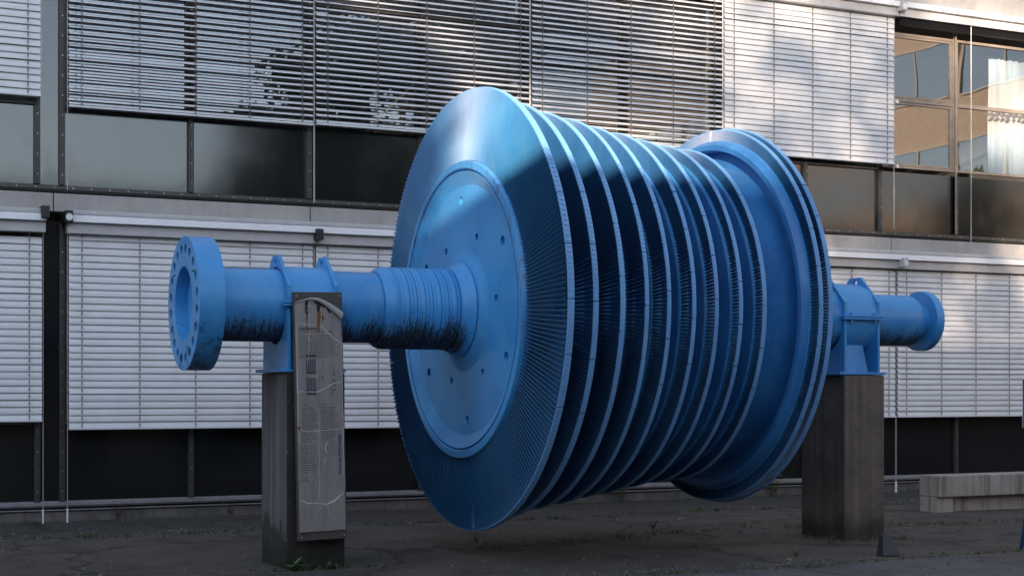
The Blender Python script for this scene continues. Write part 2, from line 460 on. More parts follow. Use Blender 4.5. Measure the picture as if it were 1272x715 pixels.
for i, (X, r, w, h) in enumerate(RIM):
    xc = X-w/2; n = 280 if i == 0 else (300 if i < 4 else (330 if i < 9 else 390))
    wheel_mb = MB()
    # root platform: the ring that the blades stand in
    wheel_mb.lathe([(xc-.045,h-.03),(xc-.045,h+.004),(xc+.045,h+.006),(xc+.045,h-.03)], AXY, AXZ, 150)
    wheel = wheel_mb.build('blade_wheel', M['blue'], rotor)
    b = MB()
    if i == 0: blade_row(b, xc+.008, h, r-.004, n, .150, .088, R(58), R(70), .0075, 4)
    elif i < 4: blade_row(b, xc+.01, h, r-.004, n, .080, .060, R(58), R(66), .0058, 2)
    else: blade_row(b, xc, h, r-.004, n, .062, .050, R(58), R(62), .0052, 2)
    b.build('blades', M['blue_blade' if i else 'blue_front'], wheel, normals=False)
    s = MB()
    per = 10 if i == 0 else 12
    segs = n//per
    for q in range(segs):
        gap = .0042/r
        a0 = 2*math.pi*q/segs+gap+i*.13; a1 = 2*math.pi*(q+1)/segs-gap+i*.13
        dr = rnd.uniform(-.0015, .0015)
        s.lathe([(xc-w/2,r-.014+dr),(xc-w/2,r+dr),(xc+w/2,r+dr),(xc+w/2,r-.014+dr)], AXY, AXZ, 8, a0, a1, closed=True)
    nt = n if i == 0 else n
    for q in range(nt):
        a = 2*math.pi*(q+.5)/nt
        er = Vector((0, math.cos(a), math.sin(a))); et = Vector((0, -math.sin(a), math.cos(a)))
        o = Vector((xc, AXY, AXZ)) + er*(r+.0015); hx = w*.26; ht = .006
        dx = Vector((hx, 0, 0)); dt = et*ht; sk = et*.003
        lo = [o-dx-dt-sk, o+dx-dt+sk, o+dx+dt+sk, o-dx+dt-sk]
        s.hexa([p-er*.002 for p in lo]+[p+er*.0035 for p in lo])
    s.build('shroud_ring', M['blue_rim'], wheel, normals=True)
    if i == 0:
        a = R(265)
        b = MB(); er = Vector((0, math.cos(a), math.sin(a))); et = Vector((0, -math.sin(a), math.cos(a)))
        o = Vector((xc-.042, AXY, AXZ))
        vs = []
        for dx in (0, .05):
            for rr, hw in ((h+.02, .018), (r-.02, .034)):
                vs += [o+Vector((dx,0,0))+er*rr-et*hw, o+Vector((dx,0,0))+er*rr+et*hw]
        b.hexa([vs[0],vs[1],vs[3],vs[2],vs[4],vs[5],vs[7],vs[6]])
        b.build('locking_blade', M['blue'], wheel, bevel=.004)

# ------------------------------------------------------------------ bearing stands
def stand(x0, x1, rad, label, pos):
    xm = (x0+x1)/2
    t = thing('bearing_stand', (xm, AXY, 1.75), label, 'bearing stand', 'blue bearing stands on the plinths')
    m = MB(); m.box((x0-.07, AXY-.40, 1.752), (x1+.07, AXY+.40, 1.782)); m.build('base_plate', M['blue'], t, bevel=.004)
    arc_lo = [(AXY+rad*math.cos(a), AXZ-.016+rad*math.sin(a)) for a in [math.pi+math.pi*k/28 for k in range(29)]]
    arc_hi = [(AXY+rad*math.cos(a), AXZ+.016+rad*math.sin(a)) for a in [math.pi*k/28 for k in range(29)]]
    for xx in (x0, x1-.03):
        low = [(AXY+.385,1.782),(AXY+.385,AXZ-.016)] + arc_lo[::-1] + [(AXY-.385,AXZ-.016),(AXY-.385,1.782)]
        m = MB(); m.prism(low, [], xx, xx+.03); m.build('side_plate', M['blue'], t, bevel=.003)
        up = [(AXY-.385,AXZ+.016)] + [(AXY-.385,AXZ+.17),(AXY-.09,AXZ+.455),(AXY+.09,AXZ+.455),(AXY+.385,AXZ+.17),(AXY+.385,AXZ+.016)] + arc_hi
        m = MB(); m.prism(up, [circle(AXY, AXZ+.393, .036, 18)], xx, xx+.03); c = m.build('cap_plate', M['blue'], t, bevel=.003)
    m = MB()
    m.lathe([(x0+.03,rad+.002),(x0+.03,rad+.022),(x1-.03,rad+.022),(x1-.03,rad+.002)], AXY, AXZ, 60, closed=True)
    m.build('strap', M['blue'], t)
    for sg in (-1, 1):
        m = MB()
        a, b = sorted((AXY+sg*(rad+.024), AXY+sg*.43))
        m.box((x0-.04, a, AXZ+.004), (x1+.04, b, AXZ+.022)); m.box((x0-.04, a, AXZ-.022), (x1+.04, b, AXZ-.004)); m.box((x0-.02, a+.01, AXZ-.0045), (x1+.02, b-.01, AXZ+.0045))
        m.build('clamp_flange', M['blue'], t, bevel=.003)
    for sg in (-1, 1):
        for xx in (x0+.08, x1-.08):
            m = MB(); m.tube([(xx, AXY+sg*.405, AXZ-.055), (xx, AXY+sg*.405, AXZ+.05)], .014, 6)
            m.tube([(xx, AXY+sg*.405, AXZ+.022), (xx, AXY+sg*.405, AXZ+.038)], .024, 6); m.build('bolt', M['blue'], t)
    m = MB(); m.hexa([(x0+.03,AXY-.30,1.782),(x1-.09,AXY-.30,1.782),(x1-.09,AXY+.30,1.782),(x0+.03,AXY+.30,1.782),
                      (x0+.03,AXY-.25,AXZ-rad*.72),(x1-.13,AXY-.25,AXZ-rad*.72),(x1-.13,AXY+.25,AXZ-rad*.72),(x0+.03,AXY+.25,AXZ-rad*.72)])
    m.build('saddle_block', M['blue'], t, bevel=.004)
    return t
stand(4.05, 4.52, .334, 'blue bearing stand with two lifting lugs clamped round the shaft behind the grey sign board', 0)
stand(10.16, 10.63, .362, 'blue bearing stand with lifting lugs between the end bladed wheel and the small end flange', 1)

# ------------------------------------------------------------------ plinths
def plinth(x0, x1, label, mt):
    t = MB(); t.box((x0, 13.11, -.05), (x1, 13.88, 1.75))
    o = t.build('concrete_plinth', mt, None, bevel=.018, loc=((x0+x1)/2, 13.5, 0))
    return tag(o, label, 'plinth', 'concrete plinths under the rotor')
def plinth_mat(name, a, b, pale):
    t = NT(name); c = t.coords()
    n1 = t.noise(c, 2.6, 6, .65); st = t.noise(t.coords((9, 9, .3)), 1.2, 4, .65); fine = t.noise(c, 75, 4, .7)
    s = t.sep(c)
    base = t.mix(t.mask(n1, .3, .7), a, b)
    base = t.mix(t.math('MULTIPLY', t.mask(st, .40, .68), .6), base, tuple(x*.35 for x in a))
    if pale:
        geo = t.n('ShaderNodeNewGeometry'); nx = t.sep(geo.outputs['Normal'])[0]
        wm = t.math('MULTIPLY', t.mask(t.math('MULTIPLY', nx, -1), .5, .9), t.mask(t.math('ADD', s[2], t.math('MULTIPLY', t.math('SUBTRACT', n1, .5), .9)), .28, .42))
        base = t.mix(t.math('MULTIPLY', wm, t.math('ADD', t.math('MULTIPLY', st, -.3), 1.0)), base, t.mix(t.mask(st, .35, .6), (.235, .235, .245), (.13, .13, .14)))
    v = t.n('ShaderNodeTexVoronoi'); v.inputs['Scale'].default_value = 24; t.l(c, v.inputs['Vector'])
    sm = t.math('MULTIPLY', t.math('SUBTRACT', 1, t.mask(v.outputs['Distance'], .14, .26)), t.mask(t.noise(c, 5.0, 3), .46, .60))
    base = t.mix(t.math('MULTIPLY', sm, .7 if not pale else .35), base, (.36, .34, .32))
    base = t.mix(t.math('MULTIPLY', fine, .55), base, tuple(x*.5 for x in b))
    # moss and splash dirt creeping up from the paving
    dm = t.math('SUBTRACT', 1, t.mask(t.math('ADD', s[2], t.math('MULTIPLY', n1, -.35)), -.1, .16))
    base = t.mix(t.math('MULTIPLY', dm, .75), base, (.022, .024, .018))
    t.pbr(base, .9, 0, .25, t.bump(t.math('ADD', fine, t.math('MULTIPLY', n1, 2)), .6, .012))
    return t.m
plinth(4.03, 4.585, 'dark weathered concrete plinth standing behind the grey information sign', plinth_mat('plinth_near', (.070,.065,.062), (.042,.040,.039), True))
plinth(10.16, 10.69, 'speckled brown concrete plinth with the little floodlight at its foot', plinth_mat('plinth_far', (.26,.21,.175), (.155,.128,.11), False))

# ------------------------------------------------------------------ information sign
SX0, SX1, SZ0, SZ1, SY = 4.085, 4.535, .265, 2.46, 12.985
sg = thing('information_sign', (4.31, SY, 0), 'tall narrow grey information sign with torn peeling film, fixed to a concrete plinth', 'information sign')
tilt = R(-1.35)
piv = Vector((4.31, 0, 1.36))
def S(u, w, d=0.0):
    """u across (0..1), w up (0..1) on the sign face; d = metres in front of the face"""
    x = SX0+(SX1-SX0)*u - piv.x; z = SZ0+(SZ1-SZ0)*w - piv.z
    c, s = math.cos(tilt), math.sin(tilt)
    return Vector((piv.x + x*c + z*s, SY - d, piv.z - x*s + z*c))
def slab(mb, u0, w0, u1, w1, d0, d1):
    mb.hexa([S(u0,w0,d1),S(u1,w0,d1),S(u1,w0,d0),S(u0,w0,d0),S(u0,w1,d1),S(u1,w1,d1),S(u1,w1,d0),S(u0,w1,d0)])
m = MB(); slab(m, 0, 0, 1, 1, -.05, 0); panel = m.build('panel', M['sign_dark'], sg, bevel=.003)
for w in (.15, .85):
    m = MB(); slab(m, .2, w-.02, .8, w+.02, -.128, -.051); m.build('mounting_bracket', M['dark_metal'], sg)
# printed film sheet, torn along its upper edge
top = [(.02,.955),(.10,.962),(.22,.968),(.34,.974),(.48,.971),(.60,.960),(.72,.945),(.84,.928),(.97,.905)]
pts = [S(.02,.035,.0025), S(.97,.035,.0025)] + [S(u,w,.0025) for u, w in top[::-1]]
m = MB(); n = len(pts)
m.add(pts + [p+Vector((0,.002,0)) for p in pts], [tuple(range(n))] + [(k, k+n, (k+1) % n+n, (k+1) % n) for k in range(n)])
film = m.build('printed_film', M['sign_face'], sg, normals=False)
# curled strip along the tear
m = MB()
for j in range(len(top)-1):
    for q in range(5):
        def cp(i, q):
            u, w = top[i]; rr = .004+.022*(i/(len(top)-1))**1.5; a = q/5*math.pi*1.25
            return S(u - .02*math.sin(a)*(i/8), w, .003) + Vector((0, -rr*(1-math.cos(a)), -rr*1.5*math.sin(a)*.9))
        m.add([cp(j,q), cp(j+1,q), cp(j+1,q+1), cp(j,q+1)], [(0,1,2,3)], True)
m.build('curled_edge', M['film'], film, normals=False)
def ribbon(pts, wds, mat, name, d=.004, jit=0):
    m = MB(); P = [Vector((u*(SX1-SX0), w*(SZ1-SZ0))) for u, w in pts]
    fine = []
    for i in range(len(P)-1):
        for k in range(6): fine.append((P[i].lerp(P[i+1], k/6), wds[i]+(wds[i+1]-wds[i])*k/6))
    fine.append((P[-1], wds[-1]))
    L = []
    for i, (p, w) in enumerate(fine):
        a = fine[max(i-1,0)][0]; b = fine[min(i+1,len(fine)-1)][0]; t = (b-a).normalized(); nrm = Vector((-t.y, t.x))
        ww = w*(1+rnd.uniform(-.45,.45)); off = nrm*rnd.uniform(-1,1)*jit
        L.append((p+off+nrm*ww/2, p+off-nrm*ww/2))
    W, H = SX1-SX0, SZ1-SZ0
    for (a, b), (c, e) in zip(L, L[1:]):
        m.hexa([S(q.x/W, q.y/H, .0026) for q in (a, b, e, c)] + [S(q.x/W, q.y/H, d) for q in (a, b, e, c)])
    return m.build(name, M[mat], film)
ribbon([(.03,.60),(.2,.60),(.45,.598),(.6,.61),(.75,.628),(.96,.636)], [.004,.004,.006,.008,.006,.006], 'crack', 'tear_line')
ribbon([(.03,.875),(.3,.868),(.52,.868),(.62,.85),(.8,.815),(.99,.79)], [.003,.003,.004,.006,.008,.006], 'crack', 'tear_line')
ribbon([(.04,.465),(.12,.44),(.4,.441),(.97,.444)], [.006,.006,.006,.005], 'crack', 'tear_line')
ribbon([(.06,.165),(.2,.150),(.45,.148),(.58,.142),(.75,.155),(.93,.185)], [.006,.01,.008,.009,.016,.008], 'crack', 'tear_line')
ribbon([(.58,.142),(.62,.12),(.67,.095)], [.004,.003,.002], 'crack', 'tear_line')
ribbon([(.05,.87),(.04,.7),(.05,.58),(.035,.47),(.06,.40)], [.006,.005,.007,.005,.004], 'crack', 'tear_line', jit=.003)
ribbon([(.97,.82),(.965,.6),(.96,.40),(.965,.2)], [.004,.003,.005,.004], 'crack', 'tear_line', jit=.003)
ribbon([(.33,.97),(.32,.88),(.28,.74),(.25,.70)], [.003,.003,.002,.002], 'crack', 'tear_line')
ribbon([(.47,.53),(.46,.40),(.45,.22),(.43,.16)], [.003,.002,.003,.002], 'crack', 'tear_line')
ribbon([(.66,.40),(.60,.385),(.585,.365),(.62,.345)], [.003,.008,.007,.002], 'crack', 'tear_line')
ribbon([(.60,.335),(.57,.318),(.575,.30)], [.003,.006,.002], 'crack', 'tear_line')
ribbon([(.03,.46),(.055,.455),(.09,.435)], [.01,.022,.004], 'rust', 'rust_stain', .0045)
ribbon([(.27,.965),(.255,.94),(.265,.91),(.26,.875)], [.030,.020,.010,.006], 'char', 'burn_stain', .005, .003)
ribbon([(.28,.968),(.40,.964),(.53,.955),(.66,.94),(.75,.915)], [.016,.030,.045,.014,.010], 'char', 'burn_stain', .0055, .004)
ribbon([(.34,.972),(.40,.955)], [.035,.02], 'tan_patch', 'glue_patch', .006)
ribbon([(.50,.95),(.51,.91),(.50,.86),(.495,.835)], [.030,.026,.016,.008], 'rust', 'rust_stain', .005, .002)
ribbon([(.535,.95),(.58,.90),(.60,.85)], [.020,.034,.010], 'tan_patch', 'glue_patch', .0045)
ribbon([(.52,.945),(.49,.92)], [.03,.014], 'char', 'burn_stain', .006)
ribbon([(.58,.905),(.60,.885)], [.010,.014], 'char', 'burn_stain', .006)
ribbon([(.26,.87),(.25,.855),(.265,.835)], [.006,.010,.004], 'rust', 'rust_stain', .0045)
m = MB()
for u, w in ((.06,.985),(.94,.985),(.06,.015),(.94,.015)):
    p = S(u, w); m = MB(); m.tube([p, p+Vector((0,-.005,0))], .007, 10); m.build('screw', M['bolt'], panel)
ribbon([(.06,.03),(.3,.033),(.7,.032),(.94,.034)], [.010,.006,.004,.010], 'char', 'dirt_line', .0035, .002)
# the round emblem burnt over, the drawing of the rotor, the arrows
m = MB()
for k in range(18):
    a = 2*math.pi*k/18; c = S(.27,.925,.003)
    for r0, r1 in ((.014,.020),(.023,.031)):
        q = []
        for rr, aa in ((r0,a),(r1,a),(r1,a+.22),(r0,a+.22)): q.append(c+Vector((rr*math.cos(aa),0,rr*math.sin(aa))))
        m.add(q, [(0,1,2,3)])
m.build('emblem', M['ink_grey'], film, normals=False)
m = MB()
for w0, w1 in ((.738,.749),(.671,.730),(.598,.655),(.585,.596)):
    if w1-w0 < .02: slab(m, .22, w0, .43, w1, .0026, .0036)
    else:
        slab(m, .22, w0, .43, w0+.010, .0026, .0036)
        for k in range(5): slab(m, .225+.042*k, w0+.0105, .225+.042*k+.028, w1, .0026, .0036)
m.build('rotor_drawing', M['ink_grey'], film, normals=False)
m = MB()
for k, (u, w) in enumerate(((.71,.633),(.71,.612),(.71,.590))):
    q = [S(u-.03,w-.012,.0034),S(u+.03,w-.004,.0034),S(u+.045,w+.012,.0034),S(u+.02,w-.001,.0034)]
    m.add(q, [(0,1,2,3)])
for (u, w) in ((.80,.665),(.80,.640),(.80,.622),(.80,.603)):
    m.add([S(u-.035,w-.006,.0034),S(u,w+.001,.0034),S(u+.035,w-.006,.0034),S(u,w+.009,.0034)], [(0,1,2,3)])
slab(m, .795, .672, .802, .70, .0026, .0034)
for u in (.485,.545,.56):
    slab(m, u, .640, u+.006, .663, .0026, .0034)
for w in (.640,.661): slab(m, .545, w, .566, w+.002, .0026, .0034)
for (u0,w0,u1,w1) in ((.12,.75,.17,.735),(.12,.585,.18,.605)):
    m.add([S(u0,w0,.0034),S(u0+.008,w0,.0034),S(u1+.008,w1,.0034),S(u1,w1,.0034)], [(0,1,2,3)])
m.build('diagram_arrows', M['ink'], film, normals=False)
# small print: rows of words too worn to read
def block(u0, u1, w0, rows, pitch, hgt, name, seed, last=.6):
    r2 = random.Random(seed); m = MB()
    for k in range(rows):
        w = w0-pitch*k; u = u0; lim = u1-(r2.random()*.07) if k < rows-1 else u0+(u1-u0)*last
        while u < lim-.01:
            e = min(lim, u+r2.uniform(.018,.075))
            uu = u
            while uu < e-.004:
                h = hgt*r2.choice((.75,1,1,1.35))
                slab(m, uu, w, uu+.0075, w+h, .0026, .0032); uu += .0115
            u = e+.013
    m.build(name, M['ink'], film, normals=False)
block(.10,.78,.838,1,.008,.0034,'subtitle_text',1,1)
block(.10,.88,.822,10,.0095,.0032,'body_text',2,.75)
block(.12,.22,.544,1,.01,.0034,'column_heading',3,1)
block(.53,.64,.544,1,.01,.0034,'column_heading',4,1)
block(.11,.46,.532,15,.0096,.0031,'body_text',5)
block(.51,.87,.532,14,.0096,.0031,'body_text',6)
block(.10,.42,.378,12,.0096,.0031,'body_text',7,.4)
block(.09,.24,.25,2,.0096,.0031,'caption_text',8,.9)
def text(body, size, origin, xdir, zdir, mat, name, parent, bold=0.0):
    cu = bpy.data.curves.new(name, 'FONT'); cu.body = body; cu.size = size; cu.extrude = .0006; cu.offset = bold
    tmp = bpy.data.objects.new(name+'_curve', cu); col.objects.link(tmp)
    bpy.context.view_layer.update()
    me = bpy.data.meshes.new_from_object(tmp.evaluated_get(bpy.context.evaluated_depsgraph_get()))
    bpy.data.objects.remove(tmp); bpy.data.curves.remove(cu)
    xd = Vector(xdir).normalized(); zd = Vector(zdir).normalized(); yd = xd.cross(zd)
    mm = Matrix((xd, zd, yd)).transposed().to_4x4(); mm.translation = Vector(origin)-root_loc(parent)
    me.transform(mm); me.materials.clear(); me.materials.append(M[mat]); me.name = name
    o = bpy.data.objects.new(name, me); col.objects.link(o); o.parent = parent
    return o
text('Dampfturbine', .034, S(.10,.848,.0034), S(1,.5)-S(0,.5), S(.5,1)-S(.5,0), 'ink', 'title_text', film, .0008)
text('Energie aus Wasserdampf', .0335, S(.90,.262,.0034), S(.5,1)-S(.5,0), S(0,.5)-S(1,.5), 'ink_blue', 'side_text', film, .0010)

# ------------------------------------------------------------------ building
bld = thing('office_building', (10, 19.1, 0), 'long office building of dark glass panels and concrete bands behind the blue rotor', 'building')
FX0, FX1 = -9.4, 34.3
def bpart(name, a, b, mat, bevel=0, parent=bld, label=None):
    m = MB(); m.box(a, b); o = m.build(name, M[mat], parent, bevel=bevel)
    if label: o['label'] = label
    return o
bpart('kerb', (FX0, 19.03, -.05), (FX1, 19.3, .125), 'kerb', .01)
for z0, z1 in ((3.735, 3.955), (7.62, 8.10), (11.8, 12.6)):
    # cast in lengths with open joints between
    m = MB(); xs = [FX0, 2.94, 6.16, 9.27, 12.41, 15.6, 18.7, 24.9, FX1]
    for a, b in zip(xs, xs[1:]): m.box((a+.006, 18.97, z0), (b-.006, 19.35, z1))
    m.build('concrete_band', M['band'], bld, bevel=.006)
bpart('roof_slab', (FX0, 18.98, 12.6), (FX1, 33, 12.8), 'band')
# rooms behind the glass
m = MB()
for z in (.13, 3.60, 7.50, 11.75): m.box((FX0, 19.36, z), (FX1, 27, z+.24 if z > 1 else z+.05))
m.box((FX0, 26.8, .2), (FX1, 27, 11.7)); m.box((FX0, 19.36, .2), (FX0+.2, 26.8, 11.7)); m.box((FX1-.2, 19.36, .2), (FX1, 26.8, 11.7))
for xx in (2.9, 9.27, 15.3, 21.8, 28): m.box((xx-.08, 19.40, .2), (xx+.08, 26.7, 11.7))
m.build('interior', M['room'], bld)

mull = [-6.3, -4.75, -3.2, -1.65, -.1, 1.45, 2.76, 3.05, 4.62, 6.16, 7.72, 9.27, 10.84, 12.41, 14.0, 15.42, 16.94, 18.60, 20.1, 21.7, 23.2, 24.8, 26.3, 27.9, 29.4, 31, 32.5, 34]
def mullion(x, z0, z1, mat='mullion'):
    m = MB(); m.box((x-.034, 19.005, z0), (x+.034, 19.06, z1)); m.box((x-.012, 18.995, z0+.002), (x+.012, 19.004, z1-.002))
    o = m.build('mullion', M[mat], bld, bevel=.003)
    s = MB(); zz = z0+.12
    while zz < z1-.05:
        s.tube([(x, 18.996, zz), (x, 18.990, zz)], .008, 6); zz += .24
    s.build('screws', M['bolt'], o)
for fl, (p0, p1, w1) in enumerate(((.25, 1.18, 3.45), (4.06, 5.0, 7.22), (8.2, 9.1, 11.4))):
    for i, (a, b) in enumerate(zip(mull, mull[1:])):
        if b < -1 or a > 20: continue
        if fl == 2: continue
        a2, b2 = a+.02, b-.02
        o = bpart('column_cladding' if abs(a-2.76) < .01 else 'spandrel_panel', (a2, 19.062, p0+.002), (b2, 19.08, p1 if abs(a-2.76) > .01 else w1+.15), 'panel' if fl else 'panel_base')
    m = MB(); m.box((FX0, 19.05, p0-.075), (FX1, 19.10, p0)); m.box((FX0, 19.02, p0-.055), (FX1, 19.049, p0-.008))
    rl = m.build('bottom_rail', M['rail' if fl == 0 else 'mullion'], bld, bevel=.003)
    s = MB(); xx = -1.0
    while xx < 19: s.tube([(xx, 19.021, p0-.03), (xx, 19.013, p0-.03)], .008, 6); xx += .22
    s.build('screws', M['bolt'], rl)
    m = MB(); m.box((FX0, 19.10, p0-.12), (FX1, 19.30, p0-.076)); m.build('shadow_joint', M['dark_metal'], bld)
    if fl == 0:
        m = MB(); m.box((FX0, 19.0, .140), (FX1, 19.05, .150)); m.build('drip_rail', M['rail'], bld)
    if fl < 2:
        for x in mull:
            if -1 < x < 20: mullion(x, p0+.001, w1+.15 if x < 15 or fl == 0 else p1)
# windows: lower storey and upper storey, a pane per module
def window(x0, x1, z0, z1, mat='frame', transom=None, sash=False):
    w = MB(); y0, y1 = 19.02, 19.075; f = .038
    w.box((x0, y0, z0), (x1, y1, z0+f)); w.box((x0, y0, z1-f), (x1, y1, z1))
    w.box((x0, y0, z0+f), (x0+f, y1, z1-f)); w.box((x1-f, y0, z0+f), (x1, y1, z1-f))
    if transom: w.box((x0+f, y0-.002, transom-.03), (x1-f, y1, transom+.03))
    o = w.build('window', M[mat], bld, bevel=.003)
    spans = [(z0+f, z1-f)] if not transom else [(z0+f, transom-.03), (transom+.03, z1-f)]
    for a, b in spans:
        if sash:
            s = MB(); q = .035; xa, xb = x0+f+.004, x1-f-.004; ya, yb = 19.03, 19.068; za, zb = a+.004, b-.004
            s.box((xa,ya,za),(xb,yb,za+q)); s.box((xa,ya,zb-q),(xb,yb,zb)); s.box((xa,ya,za+q),(xa+q,yb,zb-q)); s.box((xb-q,ya,za+q),(xb,yb,zb-q))
            s.build('sash', M[mat], o, bevel=.003)
        g = MB(); g.box((x0+f+.002, 19.050, a), (x1-f-.002, 19.056, b)); g.build('pane', M['glass'], o)
for i, (a, b) in enumerate(zip(mull, mull[1:])):
    if b < -.5 or a > 19.5 or abs(a-2.76) < .01: continue
    window(a+.036, b-.036, 1.19, 3.44, 'mullion')
    if a < 15.3: window(a+.036, b-.036, 5.01, 7.22, 'mullion', transom=6.12 if a > 9 else 6.6)
window(15.46, 16.905, 5.06, 7.18, 'frame', 6.13, True)
window(16.94, 18.57, 5.06, 7.18, 'frame', 6.13)
window(18.61, 20.1, 5.06, 7.18, 'frame', 6.13)
bpart('window_post', (16.906, 18.998, 4.07), (16.939, 19.06, 7.28), 'frame', .003)
# upper storey out of the picture, kept plain
m = MB(); m.box((FX0, 19.05, 8.10), (FX1, 19.3, 11.8)); m.build('upper_storey_cladding', M['panel'], bld)
# little sensor brackets where blinds meet
for (bx, bz, lamp) in ((2.80, 3.70, False), (3.07, 3.66, True), (6.18, 3.58, False), (15.60, 3.56, True), (15.58, 7.50, True), (15.58, 6.06, True), (15.58, 5.06, True)):
    m = MB(); big = bz not in (6.06, 5.06)
    if big: m.box((bx-.045, 18.62, bz-.08), (bx+.045, 18.96, bz+.06))
    else: m.box((bx-.02, 18.80, bz-.02), (bx+.02, 19.0, bz+.02))
    o = m.build('guide_bracket', M['dark_metal' if big and bx < 10 else 'headbox'], bld, bevel=.006)
    if lamp:
        c = MB(); y = 18.615 if big else 18.795; r_ = .042 if big else .022
        prof = [(y, 0), (y, r_), (y+.03, r_)]
        vs = []; nn = 18
        for (yy, rr) in prof: vs += [(bx+rr*math.cos(2*math.pi*k/nn), yy, bz-.02+rr*math.sin(2*math.pi*k/nn)) for k in range(nn)]
        fs = [(i*nn+k, i*nn+(k+1) % nn, (i+1)*nn+(k+1) % nn, (i+1)*nn+k) for i in range(2) for k in range(nn)]
        c.add(vs, fs); c.build('end_cap', M['stake'], o)

# ------------------------------------------------------------------ blinds
def blind(x0, x1, zb, zt, pitch, tilt_deg, label, top=True, stakes=True, seed=1, ladders=5):
    r2 = random.Random(seed)
    t = thing('venetian_blind', ((x0+x1)/2, 18.86, zb), label, 'blind', 'outside venetian blinds on the facade')
    y = 18.86; W = .092; m = MB()
    z = zb+.05; n = 0
    while z < zt-.02:
        a = R(tilt_deg+r2.gauss(0, 2.2)+(r2.choice((-9, 8)) if r2.random() < .03 else 0)); dz = r2.gauss(0, .0022); sag = r2.gauss(0, .0015)
        cs, sn = math.cos(a), math.sin(a)
        sec = []
        for q in range(5):
            u = (q/4-.5)*W; cr = .010*(1-(2*q/4-1)**2)
            sec.append((-(u*cs)+cr*sn*-1, -(u*sn)+cr*cs))     # y offset (outer edge negative), z offset
        xs = [x0+.012, (x0*2+x1)/3, (x0+x1*2)/3, x1-.012]
        vs = []
        for j, xx in enumerate(xs):
            d = sag*(1 if j in (1, 2) else 0)+dz
            for (oy, oz) in sec: vs.append((xx, y+oy*1.0 if False else y-oy*-1, z+oz*1.0+d))
        m.add(vs, [(j*5+q, j*5+q+1, (j+1)*5+q+1, (j+1)*5+q) for j in range(3) for q in range(4)], True)
        z += pitch; n += 1
    m.build('slats', M['slat'], t, normals=False)
    m = MB(); m.box((x0+.01, y-.042, zb-.004), (x1-.01, y+.042, zb+.022)); m.build('bottom_rail', M['slat'], t, bevel=.005)
    for k in range(ladders):
        xx = x0+.16+(x1-x0-.32)*k/(ladders-1)
        m = MB()
        for yy in (y-.048, y+.048): m.tube([(xx, yy, zb+.01), (xx, yy, zt)], .0032, 5, False)
        zz = zb+.05
        while zz < zt-.02:
            m.box((xx-.009, y-.050, zz-.014), (xx+.009, y-.043, zz+.014)); zz += pitch
        m.build('ladder_cord', M['tape'], t, normals=False)
    for xx in (x0-.004, x1+.004):
        m = MB(); m.tube([(xx, y, .16 if stakes else zb-1.0), (xx, y, zt+.02)], .005, 6); m.build('guide_wire', M['wire'], t)
        if stakes:
            m = MB(); m.tube([(xx, y, 0.0), (xx, y, .17)], .011, 8); m.build('ground_rod', M['stake'], t)
    if top:
        m = MB(); m.box((x0-.02, 18.76, zt), (x1+.02, 18.94, zt+.13)); m.build('valance', M['headbox'], t, bevel=.006)
        m = MB(); m.hexa([(x0-.02,18.69,zt+.13),(x1+.02,18.69,zt+.13),(x1+.02,18.95,zt+.13),(x0-.02,18.95,zt+.13),
                          (x0-.02,18.70,zt+.215),(x1+.02,18.70,zt+.215),(x1+.02,18.95,zt+.215),(x0-.02,18.95,zt+.215)])
        m.build('head_box', M['headwhite'], t, bevel=.008)
        m = MB(); m.box((x0-.02,18.71,zt+.218),(x1+.02,18.965,zt+.275)); m.build('cover_strip', M['headbox'], t, bevel=.012)
    return t
LO = [(-.30,2.80,1.215,'white closed ground floor blind left of the dark column, cut by the picture edge'),
      (3.09,6.165,1.115,'white closed ground floor blind behind the big coupling flange'),
      (6.185,9.26,1.095,'white closed ground floor blind behind the grooved shaft and the front bladed wheel'),
      (9.28,12.40,1.12,'white closed ground floor blind hidden behind the middle of the rotor'),
      (12.42,15.585,1.165,'sunlit closed ground floor blind behind the far plinth and bearing stand'),
      (15.61,18.72,1.165,'sunlit closed ground floor blind at the right edge, above the concrete bench')]
for k, (a, b, z, lab) in enumerate(LO): blind(a, b, z, 3.46, .084, 73, lab, seed=10+k)
UP = [(-.30,2.785,5.075,.084,72,'white closed upper blind in the top left corner beside the grey column','c'),
      (3.09,6.165,4.985,.0765,25,'open slatted upper blind over the pale grey panel, tree reflected at its lower right','o'),
      (6.185,9.26,5.00,.0765,28,'open slatted upper blind with dark foliage reflected behind, above the front bladed wheel','o'),
      (9.28,12.40,5.07,.0765,31,'open slatted upper blind with bright sky reflected behind, above the middle of the rotor','o'),
      (12.42,15.555,5.075,.084,73,'sunlit closed upper blind left of the window with the white curtain','c')]
for k, (a, b, z, p, ti, lab, kind) in enumerate(UP): blind(a, b, z, 7.36, p, ti, lab, stakes=False, seed=30+k)
# the raised blind over the right-hand window: only its box and packed slats
t = thing('venetian_blind', (17.15, 18.86, 7.2), 'raised blind packed into its box above the window with the white curtain', 'blind', 'outside venetian blinds on the facade')
m = MB(); m.box((15.60, 18.76, 7.36), (18.76, 18.94, 7.49)); m.build('valance', M['headbox'], t, bevel=.006)
m = MB(); m.box((15.60, 18.69, 7.49), (18.76, 18.95, 7.575)); m.build('head_box', M['headwhite'], t, bevel=.008)
m = MB()
for k in range(9): m.box((15.63, 18.82, 7.25+.013*k), (18.73, 18.905, 7.254+.013*k))
m.build('packed_slats', M['dark_metal'], t)
m = MB(); m.tube([(17.05, 18.80, 7.36), (17.05, 18.80, 3.8)], .006, 6); m.build('guide_wire', M['wire'], t)

